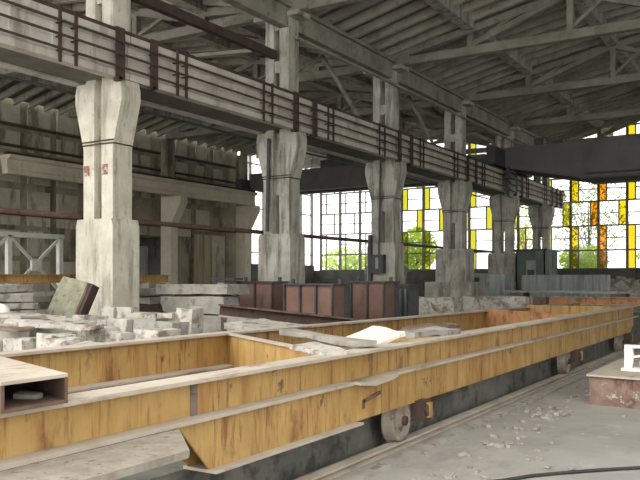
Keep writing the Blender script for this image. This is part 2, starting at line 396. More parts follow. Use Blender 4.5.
def pipe(name, pts, r, m, label, cat, n=8): return tag(MB().tube(pts, r, n).build(name, M[m], None), label, cat)
pipe('pipe', [(-12.35, 4.5, 2.83), (-12.35, 42, 2.83)], .055, 'rust', 'long rusty pipe lying along the tops of the column plinths', 'pipe')
pipe('cable', [(-12.5, 4.8 + i * 1.5, 5.345 - .03 * abs(math.sin(i * 1.7))) for i in range(26)], .03, 'dark_steel', 'dark cable strung beneath the back edge of the crane girder', 'cable', 6)
tag(MB().bar((-11.55, 11.06, 7.35), (-11.55, 16.54, 7.35), .16, .2).build('tie_beam', M['rust_dark']), 'dark steel tie beam between the tops of the first two columns', 'tie beam')
for k in range(1, 5):
    pipe('pipe', [(-11.05, COLY[k], 7.8), (-11.05, COLY[k + 1], 7.8)], .05, 'truss', 'thin pipe high between the shafts of the %s and %s columns' % (ORD[k], ORD[k + 1] if k < 4 else 'last'), 'pipe')
for k in range(0, 5):
    a, b = COLY[k], COLY[k + 1]
    mb = MB().box(-11.4, -11.15, a + .02, b - .02, 8.02, 8.52).box(-11.45, -11.05, a + .02, b - .02, 8.52, 8.62)
    tag(mb.build('eaves_beam', M['truss']), 'weathered concrete eaves beam under the roof between the %s and %s columns' % (ORD[k], ORD[k + 1] if k < 4 else 'last'), 'beam', 'eaves beams over the column row')
pipe('cable', [(-12.3, 10.9, 8.25), (-12.4, 12.5, 7.75), (-12.3, 14.5, 7.6), (-12.1, 16.6, 7.9)], .022, 'rust_dark', 'dark cable sagging between the tops of the first two columns', 'cable', 6)
tag(MB().bar((-18.5, 16.6, 8.1), (-12.3, 16.6, 7.6), .09, .09).build('strut', M['truss']), 'pale strut slanting down to the top of the second column from the aisle', 'strut')
# sloping steel braces over the crane track
for k in range(1, 3):
    a = COLY[k]
    mb = MB().bar((-12.1, a + .3, 6.5), (-12.1, a + 3.0, 8.2), .09, .09).bar((-12.1, a + 5.7, 6.5), (-12.1, a + 3.0, 8.2), .09, .09)
    tag(mb.build('brace', M['truss']), 'inverted steel brace above the crane girder between the %s and %s columns' % (ORD[k], ORD[k + 1]), 'brace', 'braces above the crane girder')

# ------------------------------------------------------------------ roof trusses
def truss(y, nodes, low, label, m='truss'):
    a, b = nodes[0], nodes[-1]
    t = thing('roof_truss', label, 'roof truss', ((a + b) / 2, y, low), 'concrete roof trusses')
    MB().box(a + .15, b - .15, y - .12, y + .12, low, low + .26).build('bottom_chord', M[m], t)
    top = MB()
    P = [(x, arch(x) - .42) for x in nodes]
    P[0] = (a + .15, low + .28); P[-1] = (b - .15, low + .28)
    for p, q in zip(P, P[1:]): top.bar((p[0], y, p[1]), (q[0], y, q[1]), .22, .22)
    top.build('top_chord', M[m], t)
    for e, s in ((a, 1), (b, -1)):
        MB().prism([(e + s * .1, low), (e + s * 1.0, low + .02), (e + s * 1.0, low + .45), (e + s * .1, low + .45)], 'y', y - .19, y + .19).build('bearing_block', M[m], t)
    for i, (x, z) in enumerate(P[1:-1]):
        MB().box(x - .09, x + .09, y - .1, y + .1, low + .25, z).build('post', M[m], t)
    for i in range(1, len(P) - 2):
        u, v = P[i], P[i + 1]
        mid = ((u[0] + v[0]) / 2, (u[1] + v[1]) / 2)
        MB().bar((u[0], y, low + .3), (mid[0], y, mid[1]), .1, .1).build('strut', M[m], t)
        if i % 2: MB().bar((u[0], y, low + .3), (v[0], y, v[1]), .16, .16).build('diagonal', M[m], t)
        else: MB().bar((u[0], y, u[1]), (v[0], y, low + .3), .16, .16).build('diagonal', M[m], t)
    return t
where = ['over the second column', 'over the third column', 'over the fourth column', 'over the fifth column', 'nearest the coloured end windows']
for k in range(1, 6):
    truss(COLY[k], HX, 8.42, 'grey concrete truss of the main hall roof ' + where[k - 1])
    truss(COLY[k] + .0, [x if x > -26.9 else -26.6 for x in AX], 8.42, 'grey concrete truss of the side aisle roof ' + where[k - 1])

# ------------------------------------------------------------------ side aisle: wall columns, wall girder, crane
for k, (yy, lb) in enumerate(((28.8, 'pale wall column with a flared head beside the dark doorway'), (34.8, 'wall column of the side aisle at the corner window'))):
    t = thing('wall_column', lb, 'column', (-26.3, yy, 0), 'wall columns of the side aisle')
    MB().prism([(-26.75, 0), (-26.1, 0), (-26.1, 4.2), (-25.45, 5.3), (-25.45, 5.58), (-26.75, 5.58)], 'y', yy - .25, yy + .25).build('shaft', M['wall_girder'], t)
    MB().box(-26.75, -26.3, yy - .25, yy + .25, 5.58, 8.42).build('upper_shaft', M['wall'], t)
for a, b, lb in ((19.1, 22.79, 'left'), (22.81, 28.79, 'middle'), (28.81, 35.0, 'right')):
    mb = MB().prism([(-26.05, 5.6), (-25.72, 5.6), (-25.72, 5.75), (-25.76, 5.8), (-25.76, 6.15), (-25.6, 6.2), (-25.6, 6.33), (-26.2, 6.33)], 'y', a, b)
    t = tag(mb.build('wall_girder', M['wall_girder']), 'beige crane girder along the left wall, %s of its three spans' % lb, 'crane girder', 'crane girders along the left wall')
    o = MB().box(-25.95, -25.75, a, b, 6.33, 6.45).build('crane_rail', M['rust_dark'], t)
for z, r, lb in ((7.8, .07, 'upper rusty pipe running along the left wall below the roof'), (6.95, .06, 'lower thin pipe running along the left wall above the beige girder'), (4.2, .06, 'thin pipe along the left wall under the beige girder')):
    pipe('pipe', [(XW + .07 + r, 12, z), (XW + .07 + r, 35, z)], r, 'rust_dark', lb, 'pipe')
t = thing('bridge_crane', 'dark bridge crane spanning the side aisle before the end windows', 'bridge crane', (-19, 35.3, 6.4))
for yy in (34.6, 36.0):
    MB().prism([(-25.7, 6.5), (-24.6, 6.2), (-13.6, 6.2), (-12.3, 6.5), (-12.3, 7.3), (-25.7, 7.3)], 'y', yy - .2, yy + .2).build('bridge_girder', M['crane_steel'], t)
for x in (-25.85, -12.15): MB().box(x - .2, x + .2, 33.6, 37.0, 6.46, 6.95).build('end_carriage', M['dark_steel'], t)
tr = MB().box(-21.2, -19.2, 34.5, 36.1, 7.3, 7.7).box(-20.9, -20.2, 34.7, 35.9, 7.7, 8.2).build('trolley', M['dark_steel'], t)
MB().box(-18.4, -17.0, 34.5, 34.9, 7.3, 7.75).build('motor_housing', M['dark_steel'], t)

# hall bridge crane
t = thing('bridge_crane', 'long grey bridge crane spanning the main hall at upper right', 'bridge crane', (0, 33.7, 5.75))
for yy in (33.0, 35.2):
    MB().prism([(-11.15, 6.5), (-10.9, 6.36), (-7.7, 5.75), (12.5, 5.75), (12.5, 7.2), (-11.15, 7.2)], 'y', yy - .22, yy + .22).build('bridge_girder', M['crane_steel'], t)
    MB().box(-7.7, 12.5, yy - .3, yy + .3, 5.7, 5.75).build('bottom_flange', M['crane_steel'], t)
MB().box(-11.16, -10.8, 31.4, 36.8, 6.36, 7.1).build('end_carriage', M['dark_steel'], t)
for q in ((-9.6, -9.2, 7.5), (-8.9, -8.4, 7.35)): MB().box(q[0], q[1], 32.9, 33.3, 7.2, q[2]).build('motor_housing', M['dark_steel'], t)
c = MB().box(-10.72, -10.6, 32.7, 33.3, 5.1, 6.4)
for z in (5.4, 5.68, 5.92, 6.16): c.box(-10.78, -10.5, 32.6, 33.4, z - .05, z + .05)
c.build('collector', M['dark_steel'], t)
rl = MB().tube([(-7.5, 32.76, 5.86), (12.5, 32.76, 5.86)], .04, 6); rl.build('cable_run', M['dark_steel'], t)

# ------------------------------------------------------------------ yellow wheeled frame
t = thing('gantry_frame', 'long rust-streaked yellow steel frame on rail wheels across the foreground', 'steel frame', (-4.3, 10.5, 0))
Y0, Y1 = 1.2, 18.8
MB().box(-3.32, -3.12, Y0, Y1, .957, .982).build('top_flange', M['dust_steel'], t)
ub = MB().box(-3.235, -3.215, Y0, Y1, .74, .96)
ub.build('upper_web', M['yellow'], t)
for yy in (3.72, 7.9, 12.5, 17.1): MB().box(-3.216, -3.205, yy - .03, yy + .03, .745, .957).build('stiffener', M['slab_dark'] if yy < 5 else M['yellow'], t)
mf = MB().box(-3.34, -3.10, Y0, 5.6, .722, .745).box(-3.34, -3.10, 6.3, Y1, .722, .745)
mf.prism([(5.6, .722), (5.85, .69), (6.1, .70), (6.3, .722), (6.3, .745), (6.1, .735), (5.85, .72), (5.6, .745)], 'x', -3.34, -3.05)
mf.build('middle_flange', M['dust_steel'], t)
for xa in (-3.165, -3.34): MB().prism([(3.5, .722), (3.8, .40), (18.0, .42), (18.4, .55), (18.4, .722)], 'x', xa, xa + .015).build('lower_web', M['yellow'], t)
MB().box(-3.35, -3.08, 3.78, 5.7, .383, .402).build('bottom_flange', M['dust_steel'], t)
MB().box(-3.152, -3.135, 5.72, 6.0, .41, .70).build('gusset', M['yellow'], t)
tp = MB().bar((-3.13, 5.78, .56), (-3.13, 6.1, .60), .012, .03); tp.bar((-3.13, 5.79, .50), (-3.13, 5.79, .57), .012, .03); tp.build('painted_hook', M['rust'], t)
# rear beam (slightly sagging towards its far end)
def zr(y): return .982 - max(0, y - 7) * .006
rb = MB(); rf = MB(); rg = MB()
yy = [1.2, 7.0, 23.8]
for a, b in zip(yy, yy[1:]):
    rf.prism([(a, zr(a) - .025), (b, zr(b) - .025), (b, zr(b)), (a, zr(a))], 'x', -5.69, -5.49)
    rg.prism([(a, zr(a) - .38), (b, zr(b) - .38), (b, zr(b) - .36), (a, zr(a) - .36)], 'x', -5.578, -5.40)
    rb.prism([(a, .40), (b, .40), (b, zr(b) - .026), (a, zr(a) - .026)], 'x', -5.6, -5.58)
rf.build('rear_flange', M['dust_steel'], t); rg.build('inner_ledge', M['dust_steel'], t); rb.build('rear_web', M['yellow'], t)
# slanting cross members
for (p, q, mm, fl) in (((-5.58, 7.05), (-3.25, 5.55), 'yellow', 1), ((-5.58, 15.6), (-3.25, 13.8), 'orange', 0)):
    MB().bar((p[0], p[1], .69), (q[0], q[1], .69), .02, .54).build('cross_web', M[mm], t)
    if fl: MB().bar((p[0], p[1], .965), (q[0], q[1], .965), .07, .02).build('cross_flange', M['dust_steel'], t)
MB().box(-5.58, -3.25, 18.55, 18.57, .5, .955).build('end_plate', M['yellow'], t)
MB().box(-5.55, -3.25, 9.9, 9.94, .45, .8).build('cross_web', M['yellow'], t)
# wheels
for i, yy in enumerate((6.66, 12.8, 17.3)):
    mb = MB(); mb.T = Matrix.Translation((-3.245, yy, .26)) @ Matrix.Rotation(math.pi / 2, 4, 'Y')
    mb.lathe([(.0, -.05), (.05, -.05), (.06, -.03), (.15, -.03), (.165, -.055), (.225, -.055), (.225, -.035), (.20, -.03), (.20, .055), (.165, .055), (.15, .03), (.07, .03), (.055, .07), (0, .07)], 28)
    wh = mb.build('wheel', M['wheel'], t)
    if i == 0: wh['label'] = 'worn grey flanged rail wheel'
    ax = MB(); ax.T = mb.T
    ax.lathe([(0, -.07), (.045, -.07), (.045, .1), (0, .1)], 14)
    sub(ax, 'axle', M['rust_dark'], wh, t)
    bx = MB().box(-3.19, -3.06, yy + .2, yy + .38, .22, .42); bx.T = Matrix.Translation((-3.06, yy + .29, .33)) @ Matrix.Rotation(math.pi / 2, 4, 'Y')
    bx.lathe([(0, 0), (.07, 0), (.06, .03), (0, .03)], 14)
    o = bx.build('axle_box', M['rust_dark'], t)
    cp = MB().box(-3.065, -3.025, yy + .26, yy + .34, .26, .40); sub(cp, 'cap', M['yellow'], o, t)
# rear rail wheels stand on the inner rail
for yy in (6.66, 17.3):
    mb = MB(); mb.T = Matrix.Translation((-5.6, yy, .26)) @ Matrix.Rotation(math.pi / 2, 4, 'Y')
    mb.lathe([(0, -.05), (.2, -.05), (.225, -.05), (.225, .0), (.2, .05), (0, .05)], 24)
    mb.build('wheel', M['wheel'], t)

# kerb of the pit under the frame, rails
tag(MB().box(-5.2, -3.43, -2, 30, 0, .35).build('concrete_kerb', M['kerb']), 'rough dark concrete plinth running under the yellow frame', 'plinth')
def rail(x, name, label):
    mb = MB().prism([(x - .07, 0), (x + .07, 0), (x + .07, .012), (x + .012, .02), (x + .012, .035), (x + .045, .04), (x + .045, .06), (x - .045, .06), (x - .045, .04), (x - .012, .035), (x - .012, .02), (x - .07, .012)], 'y', -2, 41)
    return tag(mb.build(name, M['dust_steel']), label, 'rail')
rail(-3.235, 'floor_rail', 'steel rail in the floor beside the yellow frame')
rail(-5.6, 'floor_rail', 'steel rail in the floor under the rear beam of the yellow frame')
tag(MB().box(-3.06, -2.93, -2, 41, 0, .03).build('rail_edging', M['slab_grey']), 'narrow dusty edging strip along the near side of the floor rail', 'edging')

# ------------------------------------------------------------------ things lying on and by the frame
# hollow box section at lower left
t = thing('box_section', 'hollow rusty box section lying across the yellow beam at lower left', 'steel section', (-3.6, 2.6, .983))
def skew(mb):                                                    # lies askew across the beam
    mb.T = Matrix.Translation((-3.08, 2.63, .983)) @ Matrix(((1, 0, 0, 0), (-.36, 1, 0, 0), (0, 0, 1, 0), (0, 0, 0, 1)))
    return mb
skew(MB()).box(-1.2, 0, -.38, 0, .128, .145).build('top_plate', M['dust_steel'], t)
skew(MB()).box(-1.2, 0, -.38, 0, .0, .017).build('bottom_plate', M['rust'], t)
skew(MB()).box(-1.2, 0, -.018, 0, .016, .129).build('side_plate', M['rust'], t)
skew(MB()).box(-1.2, 0, -.38, -.362, .016, .129).build('side_plate', M['rust'], t)
mb = MB(); mb.T = rot(-3.28, 2.56, .998, .4); tag(mb.rough(.12, .07, .03, .01, 3, 5).build('stone', M['slab_grey']), 'flat grey stone lying inside the open end of the rusty box section', 'stone')
# bottom-left plank on its trestle
mb = MB().prism([(-3.09, .8), (-2.66, .8), (-2.66, 3.05), (-3.09, 3.45)], 'z', .68, .72)
tag(mb.build('plank', mat('speckled plank', (132, 124, 113), (160, 152, 141), 9, layers=[((92, 84, 76), 18, (1, 1, 1), .58, .06, .7)])), 'speckled grey plank resting on the lower flange at bottom left', 'plank')
tag(MB().box(-2.98, -2.75, 1.0, 2.3, 0, .679).build('trestle', M['kerb']), 'dark block propping up the plank at bottom left', 'block')

def slab(name, x, y, z, lx, ly, lz, rz, rx, ry, m, label, cat='slab', group=None, amt=.015, seed=None, cuts=4):
    mb = MB(); mb.T = rot(x, y, z, rz, rx, ry)
    mb.rough(lx, ly, lz, amt, cuts, R.randint(0, 999) if seed is None else seed)
    return tag(mb.build(name, M[m]), label, cat, group)
sk = math.atan2(-1.5, 2.33)
slab('concrete_slab', -3.98, 6.52, .99, 1.75, .2, .05, sk, 0, .0, 'slab_grey', 'long thin grey slab laid askew on the yellow frame')
slab('concrete_slab', -3.45, 5.55, .985, .62, .24, .045, sk, 0, .02, 'slab', 'short pale slab on the front beam in front of the long thin slab')
slab('white_slab', -3.55, 6.75, .99, .5, .42, .05, sk + .15, .33, .05, 'pale', 'bright white slab with a rounded corner on the yellow frame', amt=.012)
slab('concrete_slab', -3.45, 7.75, .985, .36, .95, .05, -.15, 0, .0, 'slab_grey', 'grey board on the front beam beyond the white slab')
slab('concrete_slab', -3.72, 8.6, .985, .42, 1.0, .05, .1, 0, .0, 'slab_dark', 'brownish board behind the grey one on the yellow frame')

# ------------------------------------------------------------------ slab heap behind the rear beam
rows = [  # name of the row, y, x from, x to, top height, count
    ('front row', 5.6, -7.9, -6.15, .95, 6), ('second row', 6.55, -8.2, -6.05, .98, 6),
    ('third row', 7.6, -8.8, -6.75, 1.06, 5), ('back row', 8.75, -9.35, -7.75, 1.12, 4)]
for nm, yy, xa, xb, zt, n in rows:
    cuts_ = [R.uniform(.7, 1.3) for _ in range(n)]; tot = sum(cuts_); x = xa
    for i in range(n):
        wdt = (xb - xa) * cuts_[i] / tot; h = zt + R.uniform(-.05, .05)
        slab('concrete_block', x + wdt / 2, yy + R.uniform(-.1, .1), .0, wdt - R.uniform(.02, .07), R.uniform(.2, .42), h, R.uniform(-.14, .14), R.uniform(-.05, .05), R.uniform(-.04, .04),
             R.choice(['slab', 'slab', 'slab', 'slab_grey']), 'upright concrete block, %s from the left in the %s of the heap' % (ORD[i], nm), 'concrete block', 'upright blocks in the heap behind the yellow frame', amt=.012)
        x += wdt
flat = [  # x, y, z, lx, ly, lz, rz, rx, ry, material, label
    (-7.45, 6.1, 1.03, 1.3, .22, .05, .25, .06, .03, 'slab', 'long pale slab lying over the front rows of the heap'),
    (-8.45, 7.15, 1.0, 1.3, .25, .05, -.2, .05, .02, 'slab', 'pale slab bridging the middle rows of the heap'),
    (-9.0, 7.5, 1.0, 1.0, .3, .05, .3, .06, .05, 'slab', 'pale tilted slab lying just in front of the leaning slab'),
    (-7.75, 5.75, 1.0, .7, .26, .04, -.1, 0, .0, 'slab_dark', 'brown board lying on the left front of the heap'),
    (-8.4, 6.35, 1.05, 1.1, .4, .05, -.25, .0, .0, 'slab_dark', 'brown board on the left of the heap below the white dome'),
    (-8.5, 6.4, 1.10, .9, .35, .045, -.1, .0, .0, 'slab_grey', 'grey board on top of the brown board below the white dome'),
    (-6.3, 8.9, .86, 1.2, .7, .08, -.3, .06, .08, 'slab', 'broad pale slab sloping down at the right end of the heap'),
    (-6.35, 9.95, .72, 1.2, .5, .1, -.1, .05, .1, 'slab_grey', 'grey slab lying beyond the broad pale slab'),
]
for a in flat:
    slab('concrete_slab', *a[:9], a[9], a[10], 'slab')
slab('concrete_slab', -6.3, 9.1, 0, 1.1, 1.2, .80, .1, 0, 0, 'slab_grey', 'thick grey block under the broad pale slab', amt=.04)
slab('concrete_block', -7.35, 8.35, 0, .3, .3, 1.18, .1, 0, .06, 'slab', 'tall pale block standing at the right end of the heap', 'concrete block')
slab('concrete_block', -8.3, 6.45, 0, 1.2, .9, 1.04, 0, 0, 0, 'slab_grey', 'big grey block buried under the boards on the left of the heap', 'concrete block')
slab('concrete_block', -9.1, 7.5, 0, .6, .35, .98, 0, 0, 0, 'slab_grey', 'grey block carrying the tilted slab before the leaning slab', 'concrete block')
# white dome
mb = MB(); mb.T = Matrix.Translation((-9.0, 6.55, 1.06)) ; mb.lathe([(.15, 0), (.15, .05), (.135, .12), (.1, .175), (.05, .2), (0, .205)], 20)
tag(mb.build('white_dome', M['white']), 'small white dome on the boards at the left of the heap', 'dome')
slab('concrete_block', -9.0, 6.55, 0, .5, .5, 1.06, 0, 0, 0, 'slab_grey', 'grey block beneath the white dome', 'concrete block', amt=.01)
# leaning greenish slab
t = thing('leaning_slab', 'greenish square slab leaning against the nearest column', 'slab', (-10.9, 9.3, .0))
LT = rot(-11.1, 9.2, .70, .1, -.36, .2)
mb = MB(); mb.T = LT; mb.rough(.62, .06, .95, .01, 5, 3); mb.build('face', M['slab_green'], t)
for a, w_ in ((.33, .05), (.40, .06)):
    mb = MB(); mb.T = LT; mb.box(a - w_ / 2, a + w_ / 2, -.05, .14, .0, .94); mb.build('edge_channel', M['rust_dark'] if a > .35 else M['rust'], t)
slab('concrete_block', -11.0, 9.25, 0, 1.0, .5, .70, .1, 0, 0, 'slab_grey', 'grey block under the leaning greenish slab', 'concrete block')
# stack of flat slabs on the far left
z = 0
for i in range(10):
    th = R.uniform(.12, .17)
    slab('floor_slab', -11.4 + R.uniform(-.1, .1), 7.0 + R.uniform(-.2, .25), z, 1.1, 3.4 + R.uniform(-.4, .2), th - .02, R.uniform(-.03, .03), 0, 0, R.choice(['slab', 'slab_grey', 'slab']),
         'flat concrete slab, %s from the bottom of the stack at far left' % ORD[i], 'slab', 'flat slabs stacked at far left', amt=.012)
    z += th
# dark stack right of the nearest column
z = 0
for i in range(8):
    slab('floor_slab', -12.6 + R.uniform(-.1, .1), 13.4 + R.uniform(-.2, .2), z, 1.2, 2.2, .15, R.uniform(-.05, .05), 0, 0, R.choice(['slab_grey', 'slab_dark']),
         'dark flat slab, %s from the bottom of the stack behind the nearest column' % ORD[i], 'slab', 'slabs stacked behind the nearest column', amt=.012)
    z += .172
# yellow beam behind the column on its two supports
t = thing('yellow_beam', 'yellow steel beam lying behind the nearest column', 'steel beam', (-14, 11, 1.49))
MB().box(-14.01, -13.99, 6.5, 15.2, 1.51, 1.66).build('web', M['yellow'], t)
MB().box(-14.1, -13.9, 6.5, 15.2, 1.66, 1.68).box(-14.1, -13.9, 6.5, 15.2, 1.49, 1.51).build('flange', M['yellow'], t)
for yy, lb in ((8.0, 'concrete block under the near end of the yellow beam'), (14.5, 'concrete block under the far end of the yellow beam')):
    slab('concrete_block', -14, yy, 0, .6, .6, 1.485, 0, 0, 0, 'slab_grey', lb, 'concrete block', amt=.004)
# pale lattice frame with X braces
t = thing('lattice_frame', 'pale grey lattice frame with crossed braces at far left', 'steel frame', (-16, 11.2, 0))
for k in range(4): MB().box(-16.06, -15.94, 13.4 - 1.5 * k - .06, 13.4 - 1.5 * k + .06, 0, 2.62).build('post', M['frame_grey'], t)
MB().box(-16.06, -15.94, 8.8, 13.5, 2.58, 2.7).build('top_rail', M['frame_grey'], t)
MB().box(-16.05, -15.95, 8.8, 13.5, 1.16, 1.26).build('bottom_rail', M['frame_grey'], t)
for k in range(3):
    a, b = 13.4 - 1.5 * k, 11.9 - 1.5 * k
    MB().bar((-15.97, a, 1.25), (-15.97, b, 2.6), .04, .07).bar((-16.01, a, 2.6), (-16.01, b, 1.25), .04, .07).box(-16.0, -15.93, (a + b) / 2 - .14, (a + b) / 2 + .14, 1.78, 2.06).build('cross_brace', M['frame_grey'], t)
# stacked beams beyond the heap
for (z0, z1, x0, x1, yy, lb) in ((0, .5, -11.0, -9.4, 12.1, 'lowest grey beam of the stack left of the steel moulds'), (.5, .88, -11.1, -9.45, 12.0, 'second grey beam up in the stack left of the steel moulds'), (.9, 1.24, -11.0, -9.4, 12.0, 'third grey beam up in the stack left of the steel moulds'), (1.28, 1.48, -11.15, -9.3, 12.1, 'flat topmost beam of the stack left of the steel moulds')):
    slab('stacked_beam', (x0 + x1) / 2, yy, z0, x1 - x0, .5 if z1 < 1.3 else .7, z1 - z0 - .004, R.uniform(-.02, .02), 0, 0, 'slab_grey', lb, 'beam', 'beams stacked left of the moulds', amt=.01)
slab('concrete_block', -10.2, 12.1, 1.24, 1.2, .3, .04, 0, 0, 0, 'slab_dark', 'thin brown packing strip under the topmost stacked beam', 'packing', amt=.003)

# ------------------------------------------------------------------ red oxide steel moulds
def mould(x0, x1, y0, y1, h, n, label):
    t = thing('steel_mould', label, 'steel mould', ((x0 + x1) / 2, (y0 + y1) / 2, 0), 'reddish steel moulds')
    for a in (y0, y1 - .03): MB().box(x0, x1, a, a + .03, 0, h).build('side_wall', M['mould'], t)
    for a in (x0, x1 - .03): MB().box(a, a + .03, y0 + .03, y1 - .03, 0, h).build('end_wall', M['mould'], t)
    for a in (y0 - .07, y1 - .05): MB().box(x0 - .05, x1 + .05, a, a + .12, h, h + .03).build('rim', M['dark_steel'], t)
    for a in (x0 - .05, x1 - .06): MB().box(a, a + .11, y0 + .05, y1 - .05, h, h + .03).build('rim', M['dark_steel'], t)
    for i in range(n + 1):
        x = x0 + (x1 - x0) * i / n
        MB().box(x - .016, x + .016, y0 - .06, y0, 0, h).build('rib', M['dark_steel'], t)
        if i in (0, n): MB().box(x - .03, x + .03, (y0 + y1) / 2 - .03, (y0 + y1) / 2 + .03, h, h + .12).build('lifting_lug', M['dark_steel'], t)
    MB().box(x1, x1 + .07, y1 - .12, y1 - .02, 0, h).build('rib', M['dark_steel'], t)
    return t
mould(-10.3, -9.4, 13.4, 13.9, 1.5, 2, 'reddish steel mould at the left end of the row, next to the dark grey post')
mould(-8.68, -7.58, 12.8, 13.35, 1.46, 3, 'widest reddish steel mould, in the middle of the row of three')
mould(-8.4, -7.6, 15.0, 15.6, 1.5, 2, 'reddish steel mould at the right end of the row, next to the dark container')
t = thing('steel_post', 'dark grey post with a top plate at the left end of the moulds', 'post', (-10.5, 13.2, 0))
MB().box(-10.62, -10.42, 13.05, 13.25, 0, 1.5).build('shaft', M['bluegrey'], t); MB().box(-10.72, -10.1, 12.95, 13.3, 1.5 + .055, 1.60).build('plate', M['dark_steel'], t)
t = thing('container', 'small dark green container right of the steel moulds', 'container', (-8.0, 16.8, 0))
MB().box(-8.25, -7.75, 16.5, 17.1, 0, 1.4).build('body', M['dark_steel'], t)
for k in range(4): MB().box(-8.22 + k * .13, -8.17 + k * .13, 16.46, 16.5, .05, 1.35).build('rib', M['booth'], t)
MB().box(-8.3, -7.7, 16.45, 17.15, 1.4, 1.45).build('lid', M['dark_steel'], t)
# rusty channel leaning in front of the moulds
t = thing('channel_beam', 'rusty channel beam slanting in front of the steel moulds', 'steel beam', (-8.0, 11.6, .6))
P, Q = Vector((-8.9, 11.0, 1.12)), Vector((-6.3, 12.5, .80))
MB().bar(P, Q, .14, .03).build('top_flange', M['rust'], t)
dn = Vector((0, 0, -.2)); bk = Vector((-.03, .06, 0))
MB().bar(P + dn / 2 + bk, Q + dn / 2 + bk, .02, .2).build('web', M['rust_dark'], t)
MB().bar(P + dn, Q + dn, .14, .025).build('bottom_flange', M['dust_steel'], t)
slab('concrete_block', -8.6, 11.25, 0, .4, .4, .88, .3, 0, 0, 'slab_grey', 'grey block under the upper end of the rusty channel', 'concrete block', amt=.01)
slab('concrete_block', -6.6, 12.35, 0, .4, .4, .6, .3, 0, 0, 'slab_grey', 'grey block under the lower end of the rusty channel', 'concrete block', amt=.01)
slab('concrete_slab', -7.2, 10.9, .0, 1.8, .8, .75, .5, 0, 0, 'slab_grey', 'low grey slab lying before the rusty channel', amt=.03)

# ------------------------------------------------------------------ concrete blocks and clutter further down the hall
slab('concrete_block', -8.40, 19.6, 0, 1.3, .6, 1.08, .02, 0, 0, 'slab', 'pale rough concrete block before the fourth column', 'concrete block', 'pale blocks in the middle of the hall', amt=.03)
slab('concrete_block', -7.35, 21.6, 0, 1.87, .6, 1.08, -.02, 0, 0, 'slab', 'longer pale rough block to the right of the first one', 'concrete block', 'pale blocks in the middle of the hall', amt=.03)
slab('flat_plate', -6.8, 27.4, 1.08, 4.3, 1.0, .08, .0, 0, 0, 'bluegrey', 'flat grey plate laid like a table top before the booth', 'plate', amt=.01)
for x, lb in ((-8.5, 'left'), (-5.1, 'right')):
    slab('concrete_block', x, 27.4, 0, .5, .8, 1.07, 0, 0, 0, 'slab_dark', 'dark block under the %s end of the flat grey plate' % lb, 'concrete block', amt=.01)
t = thing('orange_channel', 'rusty orange channel lying crosswise past the far end of the frame', 'steel beam', (-3.5, 24.6, .8))
MB().box(-6.7, 1.0, 24.6, 24.62, .8, 1.0).build('web', M['orange'], t)
MB().box(-6.7, 1.0, 24.5, 24.64, 1.0, 1.02).box(-6.7, 1.0, 24.5, 24.64, .78, .8).build('flange', M['dust_steel'], t)
t2 = tag(MB().box(-7.2, -6.72, 24.3, 24.9, 0, 1.0).build('rusty_box', M['mould']), 'dark rusty box at the left end of the orange channel', 'box')
slab('concrete_block', -2.4, 24.6, 0, .5, .5, .775, 0, 0, 0, 'slab_grey', 'grey block holding up the orange channel', 'concrete block', amt=.004)
# low sheet fence and rubble in front of the booth
t = thing('sheet_fence', 'low blue-grey corrugated sheet fence before the booth', 'fence', (-7.7, 30.5, 0))
prof = []
for i in range(57):
    x = -9.4 + i * .06; prof.append((x, 30.5 + (.04 if i % 4 < 2 else -.02)))
MB().prism(prof + [(x, y + .02) for x, y in reversed(prof)], 'z', 0, 1.72).build('sheet', M['bluegrey'], t)
for x in (-9.3, -7.7, -6.1): MB().box(x - .04, x + .04, 30.58, 30.66, 0, 1.76).build('post', M['dark_steel'], t)
mb = MB()
for i in range(60):
    a = R.uniform(0, 6.28); r = R.uniform(0, 1) ** .6
    x, y = -5.9 + .9 * r * math.cos(a), 31.8 + .8 * r * math.sin(a)
    s = R.uniform(.2, .45); mb.T = rot(x, y, max(0, 1.5 * (1 - r)), R.uniform(0, 3), R.uniform(-.4, .4), R.uniform(-.4, .4)); mb.rough(s, s * .8, s * .7, .05, 2, i)
mb.T = rot(-5.9, 31.8, 0); mb.rough(1.3, 1.1, 1.5, .2, 4, 77)
o = mb.build('rubble', M['slab_grey']); o['label'] = 'heap of grey rubble at the end of the sheet fence'; o['category'] = 'rubble'; o['kind'] = 'stuff'
# booth
t = thing('booth', 'small green-grey operator booth in front of the last column', 'booth', (-9.78, 34, 0))
x0, x1, y0, y1, h = -10.4, -9.16, 33.0, 35.0, 2.75
MB().box(x0, x1, y0, y0 + .05, 0, h).box(x0, x1, y1 - .05, y1, 0, h).box(x0, x0 + .05, y0, y1, 0, h).box(x1 - .05, x1, y0, y1, 0, h).build('body', M['booth'], t)
MB().box(x0 - .1, x1 + .1, y0 - .1, y1 + .1, h, h + .08).build('roof', M['dark_steel'], t)
wn = MB().box(-9.95, -9.55, y0 - .03, y0, 1.55, 2.35).build('window', M['bluegrey'], t)
sub(MB().box(-9.9, -9.6, y0 - .04, y0 - .03, 1.6, 1.95), 'pane', M['dark_steel'], wn, t)
for yy in (33.5, 34.2, 34.8): MB().box(x1, x1 + .02, yy - .03, yy + .03, .1, h - .1).build('batten', M['booth'], t)
